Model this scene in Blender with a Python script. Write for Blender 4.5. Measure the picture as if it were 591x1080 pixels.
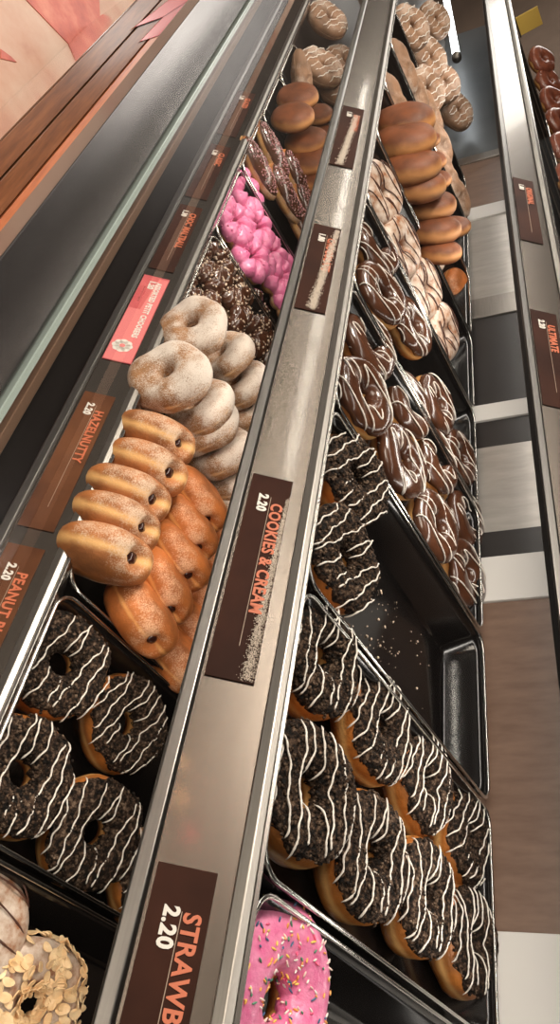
import bpy, math, random
from mathutils import Vector, Matrix, noise, Quaternion
for o in list(bpy.data.objects): bpy.data.objects.remove(o)
sc = bpy.context.scene
col = sc.collection
CZ = 1.5                                   # eye height above the floor; the case runs along X

# ---------------------------------------------------------------- camera
cam_d = bpy.data.cameras.new('camera'); cam = bpy.data.objects.new('camera', cam_d); col.objects.link(cam)
RT = Vector((-0.143836, 0.503200, 0.852115)); DN = Vector((0.717219, 0.646290, -0.260589)); FW = Vector((-0.681842, 0.573671, -0.453864))
cam.matrix_world = Matrix(((RT.x, -DN.x, -FW.x, 0), (RT.y, -DN.y, -FW.y, 0), (RT.z, -DN.z, -FW.z, CZ), (0, 0, 0, 1)))
cam_d.sensor_fit = 'HORIZONTAL'; cam_d.sensor_width = 36; cam_d.lens = 832.8/591*36
cam_d.clip_start = 0.02; cam_d.clip_end = 60
cam_d.dof.use_dof = False
sc.camera = cam

# ---------------------------------------------------------------- light and exposure
w = bpy.data.worlds.new('world'); sc.world = w; w.use_nodes = True
w.node_tree.nodes['Background'].inputs[0].default_value = (1.0, .90, .80, 1)
w.node_tree.nodes['Background'].inputs[1].default_value = 0.22
def area(name, loc, rot, sx, sy, power, colr):
    d = bpy.data.lights.new(name, 'AREA'); d.shape = 'RECTANGLE'; d.size = sx; d.size_y = sy; d.energy = power; d.color = colr
    o = bpy.data.objects.new(name, d); col.objects.link(o); o.location = loc; o.rotation_euler = rot; return o
area('shop_front_light', (-0.1, -1.9, 2.3), (math.radians(58), 0, math.radians(12)), 1.5, .8, 26, (1, .88, .74))
area('shop_key_light', (-1.5, -.75, 2.9), (math.radians(33), 0, 0), .8, .35, 46, (1, .91, .80))
area('far_fill_panel', (-7.2, .3, 2.92), (0, 0, 0), 3.4, 2.4, 130, (1, .95, .88))  # added unseen panel, gives the smoked ledge a bright reflected gradient
area('case_strip_light', (-1.1, .275, 1.98), (math.radians(8), 0, 0), 2.8, .03, 3.5, (1, .93, .84))
area('upper_shelf_fill', (-1.1, .665, 1.345), (math.radians(12), 0, 0), 2.6, .012, 2.2, (1, .93, .85))  # added fill for the back panels and rear doughnuts, has no fitting
area('middle_shelf_fill', (-1.1, .43, 1.152), (math.radians(8), 0, 0), 2.6, .012, 1.2, (1, .90, .78))  # added fill under the middle shelf, brightens the lowest shelf's right side
vs = sc.view_settings
vs.view_transform = 'Standard'; vs.look = 'None'; vs.gamma = 1; vs.use_curve_mapping = False; vs.exposure = 0.38

# measured places
WY = [0.1604, 0.2076, 0.2555, 0.2765, 0.3039]
GL = [0.1592]
TUBE = ((-3.240, .70, 1.214), (-2.515, .70, 1.248))
RED_POLY = [(-2.9460, -0.0278), (-3.0469, 0.1883), (-3.3345, 0.1993), (-3.4846, 0.1166)]
RED_POLY2 = [(-2.5776, 0.0598), (-2.6468, 0.0954), (-2.6382, 0.0738), (-2.6124, 0.0408)]
LEAF1 = [(-2.6343, 0.2414), (-2.9825, 0.3086), (-3.3618, 0.3229), (-3.5101, 0.3199), (-3.2542, 0.2527)]
LEAF2 = [(-2.6409, 0.2020), (-2.9024, 0.2456), (-3.3763, 0.2902), (-3.1535, 0.2318)]
YCARDS = [('a', 'yellow card standing at the far end of the top shelf, wider one', -3.05, 0.83, 0.888, 1.401, 1.477), ('b', 'yellow card at the far end of the top shelf, narrow left one', -3.05, 0.805, 0.868, 1.341, 1.398)]

# ---------------------------------------------------------------- materials
def nt(name):
    m = bpy.data.materials.new(name); m.use_nodes = True
    return m, m.node_tree.nodes, m.node_tree.links, m.node_tree.nodes['Principled BSDF']
def plain(name, c, rough=.5, metal=0, coat=0, emit=None, es=0):
    m, n, l, b = nt(name)
    b.inputs['Base Color'].default_value = (*c, 1); b.inputs['Roughness'].default_value = rough; b.inputs['Metallic'].default_value = metal
    b.inputs['Coat Weight'].default_value = coat; b.inputs['Coat Roughness'].default_value = .12
    if emit: b.inputs['Emission Color'].default_value = (*emit, 1); b.inputs['Emission Strength'].default_value = es
    return m
def mottled(name, cols, scale, rough=.6, coat=0, bump=0, bscale=None, detail=4, stretch=(1,1,1), metal=0, coords='Object', rgh2=None):
    m, n, l, b = nt(name)
    tc = n.new('ShaderNodeTexCoord'); mp = n.new('ShaderNodeMapping'); mp.inputs['Scale'].default_value = stretch
    oi = n.new('ShaderNodeObjectInfo'); 
    l.new(tc.outputs[coords], mp.inputs['Vector']); 
    mul = n.new('ShaderNodeMath'); mul.operation = 'MULTIPLY'; mul.inputs[1].default_value = 3.7
    l.new(oi.outputs['Random'], mul.inputs[0]); 
    l.new(mul.outputs[0], mp.inputs['Location'])
    tx = n.new('ShaderNodeTexNoise'); tx.inputs['Scale'].default_value = scale; tx.inputs['Detail'].default_value = detail; tx.inputs['Roughness'].default_value = .6
    l.new(mp.outputs[0], tx.inputs['Vector'])
    r = n.new('ShaderNodeValToRGB'); e = r.color_ramp.elements
    e[0].position, e[0].color = cols[0][0], (*cols[0][1], 1); e[1].position, e[1].color = cols[-1][0], (*cols[-1][1], 1)
    for p, c in cols[1:-1]: k = e.new(p); k.color = (*c, 1)
    l.new(tx.outputs['Fac'], r.inputs[0]); l.new(r.outputs[0], b.inputs['Base Color'])
    b.inputs['Roughness'].default_value = rough; b.inputs['Coat Weight'].default_value = coat; b.inputs['Coat Roughness'].default_value = .15; b.inputs['Metallic'].default_value = metal
    if bump:
        t2 = n.new('ShaderNodeTexNoise'); t2.inputs['Scale'].default_value = bscale or scale*3; t2.inputs['Detail'].default_value = 4
        l.new(mp.outputs[0], t2.inputs['Vector'])
        bp = n.new('ShaderNodeBump'); bp.inputs['Strength'].default_value = bump; bp.inputs['Distance'].default_value = .002
        l.new(t2.outputs['Fac'], bp.inputs['Height']); l.new(bp.outputs[0], b.inputs['Normal'])
    return m, n, l, b, r
def dough_mat(name, top, band, sugar=0.0, sugarcol=(.85,.80,.74), bandw=.0045, rough=.45):
    """fried dough: browned faces, a pale proof line round the equator, optional sugar coat"""
    m, n, l, b, r = mottled(name, [(.35, tuple(v*.55 for v in top)), (.62, top)], 34, rough=rough, bump=.25, bscale=420)
    tc = n.new('ShaderNodeTexCoord'); sp = n.new('ShaderNodeSeparateXYZ'); l.new(tc.outputs['Object'], sp.inputs[0])
    ab = n.new('ShaderNodeMath'); ab.operation = 'ABSOLUTE'; l.new(sp.outputs['Z'], ab.inputs[0])
    wob = n.new('ShaderNodeTexNoise'); wob.inputs['Scale'].default_value = 45; l.new(tc.outputs['Object'], wob.inputs['Vector'])
    ad = n.new('ShaderNodeMath'); ad.operation = 'MULTIPLY_ADD'; ad.inputs[1].default_value = .008; l.new(wob.outputs['Fac'], ad.inputs[0]); l.new(ab.outputs[0], ad.inputs[2])
    mr = n.new('ShaderNodeMapRange'); mr.interpolation_type = 'SMOOTHSTEP'; mr.inputs['From Min'].default_value = .0035; mr.inputs['From Max'].default_value = .0045+bandw*1.3
    mr.inputs['To Min'].default_value = 1; mr.inputs['To Max'].default_value = 0
    l.new(ad.outputs[0], mr.inputs['Value'])
    mx = n.new('ShaderNodeMix'); mx.data_type = 'RGBA'; l.new(mr.outputs[0], mx.inputs[0]); l.new(r.outputs[0], mx.inputs[6]); mx.inputs[7].default_value = (*band, 1)
    out = mx.outputs[2]
    if sugar:
        s = n.new('ShaderNodeTexNoise'); s.inputs['Scale'].default_value = 700; s.inputs['Detail'].default_value = 3; l.new(tc.outputs['Object'], s.inputs['Vector'])
        s2 = n.new('ShaderNodeTexNoise'); s2.inputs['Scale'].default_value = 30; s2.inputs['Detail'].default_value = 5; l.new(tc.outputs['Object'], s2.inputs['Vector'])
        a = n.new('ShaderNodeMath'); a.operation = 'MULTIPLY_ADD'; a.inputs[1].default_value = .55; l.new(s.outputs['Fac'], a.inputs[0]); l.new(s2.outputs['Fac'], a.inputs[2])
        q = n.new('ShaderNodeMapRange'); q.inputs['From Min'].default_value = 1.08-sugar*.62; q.inputs['From Max'].default_value = 1.22-sugar*.5; q.inputs['To Max'].default_value = .95*min(1, .45+sugar)
        l.new(a.outputs[0], q.inputs['Value'])
        m2 = n.new('ShaderNodeMix'); m2.data_type = 'RGBA'; l.new(q.outputs[0], m2.inputs[0]); l.new(out, m2.inputs[6]); m2.inputs[7].default_value = (*sugarcol, 1)
        out = m2.outputs[2]; b.inputs['Roughness'].default_value = .6
    l.new(out, b.inputs['Base Color'])
    b.inputs['Subsurface Weight'].default_value = .0
    return m
M = {}
M['dough'] = dough_mat('ring dough', (.50,.175,.038), (.76,.42,.15), rough=.3)
M['dough_golden'] = dough_mat('golden fried dough', (.47,.160,.040), (.82,.46,.17), sugar=.46, sugarcol=(.76,.56,.40), bandw=.0055)
M['dough_orange'] = dough_mat('orange fried dough', (.58,.17,.035), (.76,.34,.10), sugar=.42, sugarcol=(.85,.50,.30), bandw=.002)
M['bun'] = dough_mat('bun crust', (.20,.055,.014), (.58,.27,.095), sugar=.25, sugarcol=(.55,.33,.20), bandw=.010)
M['sugared'] = dough_mat('sugared dough', (.40,.19,.075), (.62,.36,.17), sugar=.68, sugarcol=(.76,.67,.59), bandw=.001)
M['pale'] = dough_mat('pale powdered dough', (.33,.18,.10), (.55,.36,.22), sugar=.5, sugarcol=(.56,.43,.34), bandw=.001)
M['crumb'] = mottled('cookie crumb', [(.40,(.004,.003,.002)), (.5,(.024,.013,.008)), (.58,(.085,.050,.031)), (.68,(.20,.14,.098))], 210, rough=.75, bump=1, bscale=500)[0]
M['crumb_bit'] = mottled('cookie crumb bits', [(.38,(.005,.003,.002)), (.52,(.045,.028,.018)), (.64,(.19,.13,.09))], 160, rough=.7)[0]
M['choc'] = mottled('chocolate glaze', [(.3,(.050,.018,.009)), (.7,(.105,.040,.020))], 30, rough=.22, coat=.6, bump=.15, bscale=90)[0]
M['white'] = plain('white icing', (.80,.74,.67), .35, coat=.3)
M['cream'] = mottled('cream icing', [(.36,(.30,.12,.05)), (.48,(.46,.33,.25)), (.66,(.62,.52,.44))], 75, rough=.4, bump=.4, bscale=150)[0]
M['dark_icing'] = plain('dark icing', (.09,.035,.022), .3, coat=.4)
M['pink'] = mottled('pink icing', [(.3,(.74,.14,.33)), (.7,(.88,.30,.50))], 60, rough=.38, coat=.3, bump=.3, bscale=200)[0]
M['hotpink'] = mottled('bright pink icing', [(.3,(.76,.14,.33)), (.7,(.90,.32,.52))], 90, rough=.35, coat=.35, bump=.5, bscale=260)[0]
M['glaze'] = mottled('reddish glaze', [(.3,(.20,.045,.022)), (.7,(.38,.12,.065))], 50, rough=.3, coat=.5, bump=.4, bscale=120)[0]
M['jam'] = plain('dark filling', (.045,.012,.008), .2, coat=.6)
M['almond'] = mottled('almond flake', [(.3,(.80,.50,.24)), (.7,(.95,.74,.46))], 60, rough=.5)[0]
M['grain'] = plain('glare grain', (.62,.53,.44), .4)  # pale colour standing in for reflected tube light on the tags
M['nut'] = mottled('chopped nut', [(.3,(.50,.33,.22)), (.7,(.80,.66,.52))], 200, rough=.5)[0]
M['pinknut'] = mottled('pinkish nut bits', [(.4,(.36,.12,.14)), (.6,(.62,.40,.40))], 200, rough=.5)[0]
SPR = [(.85,.80,.74),(.90,.42,.10),(.88,.62,.12),(.05,.13,.24),(.08,.28,.16),(.85,.12,.25),(.9,.7,.62)]
for i, c in enumerate(SPR): M['spr%d' % i] = plain('sprinkle colour %s' % 'abcdefg'[i], c, .35, coat=.3)
M['tray'] = mottled('black enamel tray', [(.3,(.004,.0035,.0035)), (.7,(.009,.0075,.007))], 9, rough=.16, coat=.2)[0]
M['rim'] = plain('worn metal tray rim', (.10,.095,.09), .2, metal=1)
M['rim'].node_tree.nodes['Principled BSDF'].inputs['Base Color'].default_value = (.68,.66,.62,1)
def brushed(name, c, rough, scale=(1.5,60,60)):
    m, n, l, b, r = mottled(name, [(.3, tuple(v*.82 for v in c)), (.7, c)], 12, rough=rough, metal=1, stretch=scale, coords='Object')
    return m
M['steel'] = brushed('brushed aluminium', (.175,.148,.126), .27); M['steel'].node_tree.nodes['Principled BSDF'].inputs['Coat Weight'].default_value = .3; M['steel'].node_tree.nodes['Principled BSDF'].inputs['Coat Roughness'].default_value = .07
M['steel_dark'] = brushed('dull steel lip', (.17,.16,.15), .3)
M['steel_pale'] = brushed('pale steel', (.36,.335,.305), .36)
M['steelpanel'] = mottled('satin steel panel', [(.3,(.40,.375,.345)), (.7,(.50,.475,.44))], 5, rough=.3, metal=.55, stretch=(14,14,1))[0]
M['bluesteel'] = mottled('blue grey steel', [(.3,(.10,.115,.125)), (.7,(.16,.175,.185))], 5, rough=.35, metal=.4)[0]
M['chrome'] = plain('bright metal edge', (.42,.40,.38), .2, metal=1)
M['tagbrown'] = mottled('brown printed card', [(.35,(.024,.0082,.005)), (.65,(.043,.0145,.0085))], 14, rough=.5, coat=.0)[0]
M['tagwarm'] = mottled('warm brown printed card', [(.35,(.075,.027,.012)), (.65,(.13,.050,.022))], 14, rough=.5, coat=.04)[0]
M['tagred'] = mottled('red printed card', [(.35,(.46,.06,.07)), (.65,(.60,.13,.13))], 20, rough=.4, coat=.1)[0]
M['tagpink'] = plain('pink print', (.66,.17,.17), .5, coat=.3)
M['orange_ink'] = plain('orange ink', (.52,.125,.05), .5)
M['white_ink'] = plain('white ink', (.70,.66,.60), .4, coat=.3)
M['thin_ink'] = plain('tan ink', (.30,.21,.15), .4)
M['wood'] = mottled('varnished wood', [(.3,(.15,.052,.020)), (.5,(.22,.078,.030)), (.7,(.30,.11,.042))], 7, rough=.32, coat=.12, stretch=(1,16,16))[0]
M['wood_orange'] = mottled('orange varnished wood', [(.3,(.42,.12,.045)), (.7,(.62,.20,.08))], 7, rough=.35, coat=.1, stretch=(1,16,16))[0]
M['wood_edge'] = mottled('dark wood moulding', [(.3,(.10,.045,.022)), (.7,(.20,.10,.045))], 7, rough=.35, coat=.3, stretch=(1,16,16))[0]
M['stone'] = mottled('peach stone', [(.25,(.50,.19,.11)), (.42,(.66,.37,.25)), (.6,(.74,.51,.38)), (.8,(.78,.60,.48))], 3.2, rough=.5, detail=8)[0]
M['shopfloor'] = mottled('dark shop floor', [(.3,(.045,.032,.025)), (.7,(.075,.055,.042))], 3, rough=.4)[0]
M['redstone'] = mottled('red stone', [(.3,(.48,.055,.022)), (.5,(.66,.115,.055)), (.7,(.80,.26,.15))], 9, rough=.45, detail=8)[0]
M['black'] = plain('black panel', (.012,.009,.008), .35)
M['blackgloss'] = mottled('smoked metal ledge', [(.3,(.11,.10,.098)), (.7,(.15,.138,.135))], 4, rough=.26, metal=.9, stretch=(1,6,6))[0]
M['brownpanel'] = mottled('brown panel', [(.3,(.15,.088,.060)), (.7,(.21,.13,.092))], 6, rough=.35, stretch=(14,14,1))[0]
M['whitepost'] = plain('white frame', (.70,.68,.65), .4)
M['wall'] = mottled('shop wall', [(.3,(.085,.058,.042)), (.7,(.13,.09,.066))], 2, rough=.7)[0]
M['ceil'] = plain('ceiling paint', (.12,.10,.085), .8)
M['yellow'] = plain('yellow card', (.75,.50,.10), .5)
M['tube'] = plain('lit tube', (1,1,1), .4, emit=(.95,.98,1), es=5)
M['shoptube'] = plain('lit shop tube', (1,1,1), .4, emit=(1,.93,.82), es=22)
M['bulb_warm'] = plain('lit warm bulb', (1,.6,.3), .4, emit=(1,.50,.20), es=18)
M['bulb_red'] = plain('lit red bulb', (1,.1,.1), .4, emit=(1,.05,.06), es=10)
M['redsheet'] = plain('red plastic sheet', (.62,.10,.10), .25, coat=.4)
M['wall_rim'] = plain('brushed channel', (.28,.17,.11), .35, metal=.4)
def glassmat(name, tint, ior=1.5, edge=False):
    m = bpy.data.materials.new(name); m.use_nodes = True; n = m.node_tree.nodes; l = m.node_tree.links; n.clear()
    o = n.new('ShaderNodeOutputMaterial'); t = n.new('ShaderNodeBsdfTransparent'); g = n.new('ShaderNodeBsdfGlossy'); f = n.new('ShaderNodeFresnel'); x = n.new('ShaderNodeMixShader')
    t.inputs[0].default_value = (*tint, 1); g.inputs['Roughness'].default_value = .0 if not edge else .2; f.inputs[0].default_value = ior
    gm = n.new('ShaderNodeNewGeometry'); iv = n.new('ShaderNodeMath'); iv.operation = 'SUBTRACT'; iv.inputs[0].default_value = 1; l.new(gm.outputs['Backfacing'], iv.inputs[1])
    ml = n.new('ShaderNodeMath'); ml.operation = 'MULTIPLY'; l.new(f.outputs[0], ml.inputs[0]); l.new(iv.outputs[0], ml.inputs[1])
    l.new(ml.outputs[0], x.inputs[0]); l.new(t.outputs[0], x.inputs[1]); l.new(g.outputs[0], x.inputs[2]); l.new(x.outputs[0], o.inputs[0]); return m
M['glass'] = glassmat('clear glass', (.985,.985,.98), 1.2)
M['glass_edge'] = plain('ground glass edge', (.30,.36,.33), .25, coat=.5)
M['gloss_front'] = plain('glossy brown lacquer', (.20,.085,.04), .06, coat=1)
M['acrylic'] = glassmat('brown acrylic', (.80,.60,.47), 1.3)

# ---------------------------------------------------------------- mesh helpers
class MB:
    def __init__(s): s.v = []; s.f = []; s.m = []
    def quad(s, *i, m=0): s.f.append(tuple(i)); s.m.append(m)
    def box(s, x0, x1, y0, y1, z0, z1, m=0, mat=None):
        b = len(s.v)
        for x in (x0, x1):
            for y in (y0, y1):
                for z in (z0, z1):
                    p = Vector((x, y, z)); s.v.append(mat @ p if mat else p)
        for q in ((0,1,3,2),(4,6,7,5),(0,4,5,1),(2,3,7,6),(0,2,6,4),(1,5,7,3)): s.quad(*[b+k for k in q], m=m)
    def prism_x(s, prof, x0, x1, m=0):
        """profile of (y,z) swept along X, closed ends"""
        b = len(s.v); n = len(prof)
        for x in (x0, x1):
            for y, z in prof: s.v.append(Vector((x, y, z)))
        for i in range(n): j = (i+1) % n; s.quad(b+i, b+j, b+n+j, b+n+i, m=m)
        s.f.append(tuple(b+i for i in range(n))[::-1]); s.m.append(m); s.f.append(tuple(b+n+i for i in range(n))); s.m.append(m)
    def prism_z(s, poly, z0, z1, m=0):
        b = len(s.v); n = len(poly)
        for z in (z0, z1):
            for x, y in poly: s.v.append(Vector((x, y, z)))
        for i in range(n): j = (i+1) % n; s.quad(b+i, b+j, b+n+j, b+n+i, m=m)
        s.f.append(tuple(b+i for i in range(n))[::-1]); s.m.append(m); s.f.append(tuple(b+n+i for i in range(n))); s.m.append(m)
    def tube(s, pts, r, n=6, m=0, closed=False, taper=True):
        if len(pts) < 2: return
        b0 = len(s.v); N = len(pts)
        for k, p in enumerate(pts):
            p = Vector(p)
            a = Vector(pts[k-1] if (k > 0 or closed) else pts[k]); c = Vector(pts[(k+1) % N] if (k < N-1 or closed) else pts[k])
            d = (c-a); d = d.normalized() if d.length > 1e-9 else Vector((1,0,0))
            u = d.cross(Vector((0,0,1))); u = u.normalized() if u.length > 1e-4 else Vector((0,1,0)); v = d.cross(u)
            rr = r[k] if isinstance(r, (list, tuple)) else r
            if taper and not closed and (k == 0 or k == N-1): rr *= .45
            for i in range(n):
                t = 2*math.pi*i/n; s.v.append(p + u*math.cos(t)*rr + v*math.sin(t)*rr)
        for k in range(N if closed else N-1):
            k2 = (k+1) % N
            for i in range(n):
                j = (i+1) % n; s.quad(b0+k*n+i, b0+k*n+j, b0+k2*n+j, b0+k2*n+i, m=m)
        if not closed:
            s.f.append(tuple(b0+i for i in range(n))[::-1]); s.m.append(m); s.f.append(tuple(b0+(N-1)*n+i for i in range(n))); s.m.append(m)
    def bit(s, p, nrm, size, rnd, m=0, flat=.6, long=1.0, jit=.35):
        """an irregular crumb or flake: a jittered octagonal lump"""
        q = Vector((0,0,1)).rotation_difference(nrm); q = q @ Quaternion((0,0,1), rnd.uniform(0, 6.28)); b = len(s.v)
        ring = 5
        for zz, sc_ in ((-flat*.5, .8), (flat*.5, .7)):
            for i in range(ring):
                t = 2*math.pi*i/ring; rr = size*sc_*(1+rnd.uniform(-jit, jit))
                s.v.append(Vector(p) + q @ Vector((math.cos(t)*rr*long, math.sin(t)*rr, zz*size)))
        for i in range(ring): j = (i+1) % ring; s.quad(b+i, b+j, b+ring+j, b+ring+i, m=m)
        s.f.append(tuple(b+i for i in range(ring))[::-1]); s.m.append(m); s.f.append(tuple(b+ring+i for i in range(ring))); s.m.append(m)
    def mesh(s, name, mats, smooth=True):
        me = bpy.data.meshes.new(name); me.from_pydata([tuple(v) for v in s.v], [], s.f); me.update()
        for m in (mats if isinstance(mats, (list, tuple)) else [mats]): me.materials.append(m)
        me.polygons.foreach_set('material_index', s.m); me.polygons.foreach_set('use_smooth', [smooth]*len(s.f)); me.update()
        return me
def link(name, me, parent=None):
    o = bpy.data.objects.new(name, me); col.objects.link(o)
    if parent: o.parent = parent
    return o
def tag(o, label, cat, group=None):
    o['label'] = label; o['category'] = cat
    if group: o['group'] = group
    return o
def thing(name, label, cat, loc=(0,0,0), group=None):
    o = bpy.data.objects.new(name, None); o.empty_display_size = .05; col.objects.link(o); o.location = loc
    return tag(o, label, cat, group)
def struct(name, mb, m):
    o = link(name, mb.mesh(name, m, smooth=False)); o['kind'] = 'structure'; return o
def bevel(o, w=.001, seg=2):
    md = o.modifiers.new('soft edge', 'BEVEL'); md.width = w; md.segments = seg; md.limit_method = 'ANGLE'; return o

for k in ('tagbrown', 'tagwarm'): M[k].node_tree.nodes['Principled BSDF'].inputs['Specular IOR Level'].default_value = .06
for k in ('crumb', 'crumb_bit'): M[k].node_tree.nodes['Principled BSDF'].inputs['Specular IOR Level'].default_value = .2

# ---------------------------------------------------------------- the shop around the case
def slab(name, x0, x1, y0, y1, z0, z1, m):
    b = MB(); b.box(x0, x1, y0, y1, z0, z1); return struct(name, b, m)
slab('floor', -11, 3, -4, 2.4, -.06, -.004, M['shopfloor'])
slab('trim_3', -10.9, 2.9, -.42, .30, -.0038, 0, M['stone'])
slab('ceiling', -11, 3, -4, 2.4, 3.0, 3.06, M['ceil'])
slab('wall_left', -11.1, -11, -4, 2.4, 0, 3, M['wall'])
slab('wall_back', -11, 3, 2.4, 2.5, 0, 3, M['wall'])
XE, XN = -3.25, .55                        # far and near end of the case
# red inlay in the stone floor
def at_floor(pts): return [(x, y) for x, y in pts]
b = MB(); b.prism_z(RED_POLY, .0005, .003); struct('trim_1', b, M['redstone'])
b = MB(); b.prism_z(RED_POLY2, .0005, .003); struct('trim_2', b, M['redstone'])

# wooden ledge at the foot of the case, customer side
ZW = CZ-1.10
t = thing('wooden_ledge', 'long varnished brown plank ledge running below the glass at the left', 'ledge', (-1.5, .22, ZW))
def part_x(name, prof, mat, parent, x0=XE, x1=XN, bev=.0012):
    """profile in room (y,z), swept along the case, made a child of parent"""
    b = MB(); L = parent.location if parent else Vector((0,0,0))
    b.prism_x([(y-L.y, z-L.z) for y, z in prof], x0-L.x, x1-L.x)
    o = link(name, b.mesh(name, mat, smooth=False), parent)
    return bevel(o, bev) if bev else o
def rect(y0, y1, z0, z1): return [(y0, z0), (y1, z0), (y1, z1), (y0, z1)]
part_x('plank', rect(WY[0], WY[1], ZW-.018, ZW), M['wood'], t)
part_x('plank', rect(WY[1]+.004, WY[2], ZW-.018, ZW), M['wood'], t)
part_x('edge_board', [(WY[2]+.004, ZW-.02), (WY[3], ZW-.02), (WY[3], ZW+.003), (WY[2]+.004, ZW+.001)], M['wood_orange'], t)
part_x('moulding', [(WY[3]+.0005, ZW-.05), (WY[4], ZW-.05), (WY[4], ZW-.012), (WY[3]+.004, ZW+.002)], M['wood_edge'], t)
part_x('front_panel', rect(WY[0]-.004, WY[0]-.0005, .0045, ZW-.0005), M['gloss_front'], t)
part_x('support', rect(WY[0]+.02, WY[4]-.004, .0005, ZW-.055), M['black'], t)
lf = MB()
lf.prism_z(LEAF1, ZW+.0008, ZW+.0058); lf.prism_z(LEAF2, ZW+.0062, ZW+.0105)
o = link('plastic_sheet', lf.mesh('plastic sheet', M['redsheet'], smooth=False)); tag(o, 'pinkish red plastic sheet with pointed corners lying on the wooden ledge', 'sheet'); bevel(o, .0008)

# base of the case and its smoked ledge
b = thing('display_case_plinth', 'black base of the display case below the lowest shelf', 'case base', (-1.3, .6, 0))
part_x('body', rect(.312, .832, .0005, CZ-.6405), M['black'], b, bev=.003)
part_x('inner_floor', rect(.29, .80, CZ-.6395, CZ-.626), M['black'], b)
o = part_x('smoked_ledge', [(GL[0], CZ-.572), (.243, CZ-.580), (.243, CZ-.64), (GL[0], CZ-.64)], M['blackgloss'], b, bev=.002)
part_x('glass_channel', [(.262, CZ-.64), (.276, CZ-.64), (.276, CZ-.583), (.262, CZ-.575)], M['wall_rim'], b)

# front glass
g = thing('glass_pane', 'clear front glass pane of the case with pale ground lower edge', 'glass pane', (-1.3, .25, CZ-.575))
mb = MB(); mb.box(XE+1.3, XN+1.3, -.003, .003, .004, .93); o = link('pane', mb.mesh('pane', M['glass'], smooth=False), g)
mb = MB(); mb.box(XE+1.3, XN+1.3, -.004, .004, -.02, .0035); o = link('ground_edge', mb.mesh('edge', M['glass_edge'], smooth=False), g)

# ---------------------------------------------------------------- shelves, price rails, trays
A50 = math.radians(50); SV = Vector((0, math.cos(A50), math.sin(A50))); SN = Vector((0, -math.sin(A50), math.cos(A50)))
def rail_matrix(x, top, s):                # local x along the case, local y up the slope, local z out of the face
    p = top - SV*s
    return Matrix(((1, 0, 0, x), (0, SV.y, SN.y, p.y), (0, SV.z, SN.z, p.z), (0, 0, 0, 1)))
def sloped(prof, top): return [((top - SV*s + SN*n).y, (top - SV*s + SN*n).z) for s, n in prof]
def shelf_unit(level, top, depth, words):
    z = top.z; s = thing('display_shelf', 'black display shelf board carrying the %s trays' % words, 'shelf', (-1.3, top.y+depth/2, z-.06))
    part_x('board', rect(top.y+.004, top.y+depth+.004, z-.066, z-.058), M['black'], s)
    part_x('support_beam', rect(top.y+depth-.03, top.y+depth, z-.085, z-.067), M['black'], s)
    r = thing('price_rail', 'sloping brushed aluminium price rail along the front of the %s shelf' % words, 'price rail', (-1.3, top.y, top.z))
    part_x('face', sloped([(0, 0), (.0614, 0), (.0614, -.003), (0, -.003)], top), M['steel'], r, bev=.0004)
    part_x('lower_lip', sloped([(.0545, .0004), (.0645, .0004), (.0660, .0022), (.0645, .0042), (.0570, .0042), (.0545, .0020)], top), M['steel_dark'], r, bev=.0006)
    part_x('upper_lip', sloped([(-.004, -.002), (.0070, .0004), (.0075, .0022), (.001, .0046), (-.004, .0030)], top), M['steel_pale'], r, bev=.0006)
    part_x('return_edge', sloped([(-.0042, -.022), (-.0072, -.022), (-.0072, .0022), (-.0042, .0022)], top), M['chrome'], r, bev=.0004)
    return r
T1, T2, T3 = Vector((0, .340, CZ-.505)), Vector((0, .386, CZ-.275)), Vector((0, .620, CZ-.081))
shelf_unit(1, T1, .45, 'lowest'); shelf_unit(2, T2, .42, 'middle'); shelf_unit(3, T3, .36, 'top')
P = .225
def tray(x, top, depth, words, d=.051):
    """rolled-rim black baking tray; x is its near side; mouth level with the rim"""
    W = P-.006; y0 = top.y+.013; zr = top.z-.003; L = depth-.012
    t = thing('baking_tray', words, 'tray', (x-P/2, y0+L/2, zr-d), 'black baking trays')
    def loop(hx, hy, r, z, n=7):
        pts = []
        for cx, cy, a0 in ((hx-r, hy-r, 0), (-hx+r, hy-r, 90), (-hx+r, -hy+r, 180), (hx-r, -hy+r, 270)):
            for i in range(n+1): a = math.radians(a0+90*i/n); pts.append(Vector((cx+r*math.cos(a), cy+r*math.sin(a), z)))
        return pts
    b = MB(); hx, hy = W/2-.0015, L/2-.0015
    loops = [loop(hx, hy, .020, d), loop(hx-.004, hy-.004, .018, d-.010), loop(hx-.013, hy-.013, .012, .005), loop(hx-.018, hy-.018, .010, .0012),
             ]
    n = len(loops[0])
    for lp in loops: b.v += lp
    for k in range(len(loops)-1):
        for i in range(n): j = (i+1) % n; b.quad(k*n+i, k*n+j, (k+1)*n+j, (k+1)*n+i)
    b.f.append(tuple((len(loops)-1)*n+i for i in range(n))); b.m.append(0)
    o = link('pan', b.mesh('pan', M['tray']), t); md = o.modifiers.new('sheet', 'SOLIDIFY'); md.thickness = .001; md.offset = -1
    b = MB(); b.tube(loop(hx, hy, .020, d), .0018, n=8, closed=True); link('rolled_rim', b.mesh('rolled rim', M['rim']), t)
    return t

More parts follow.
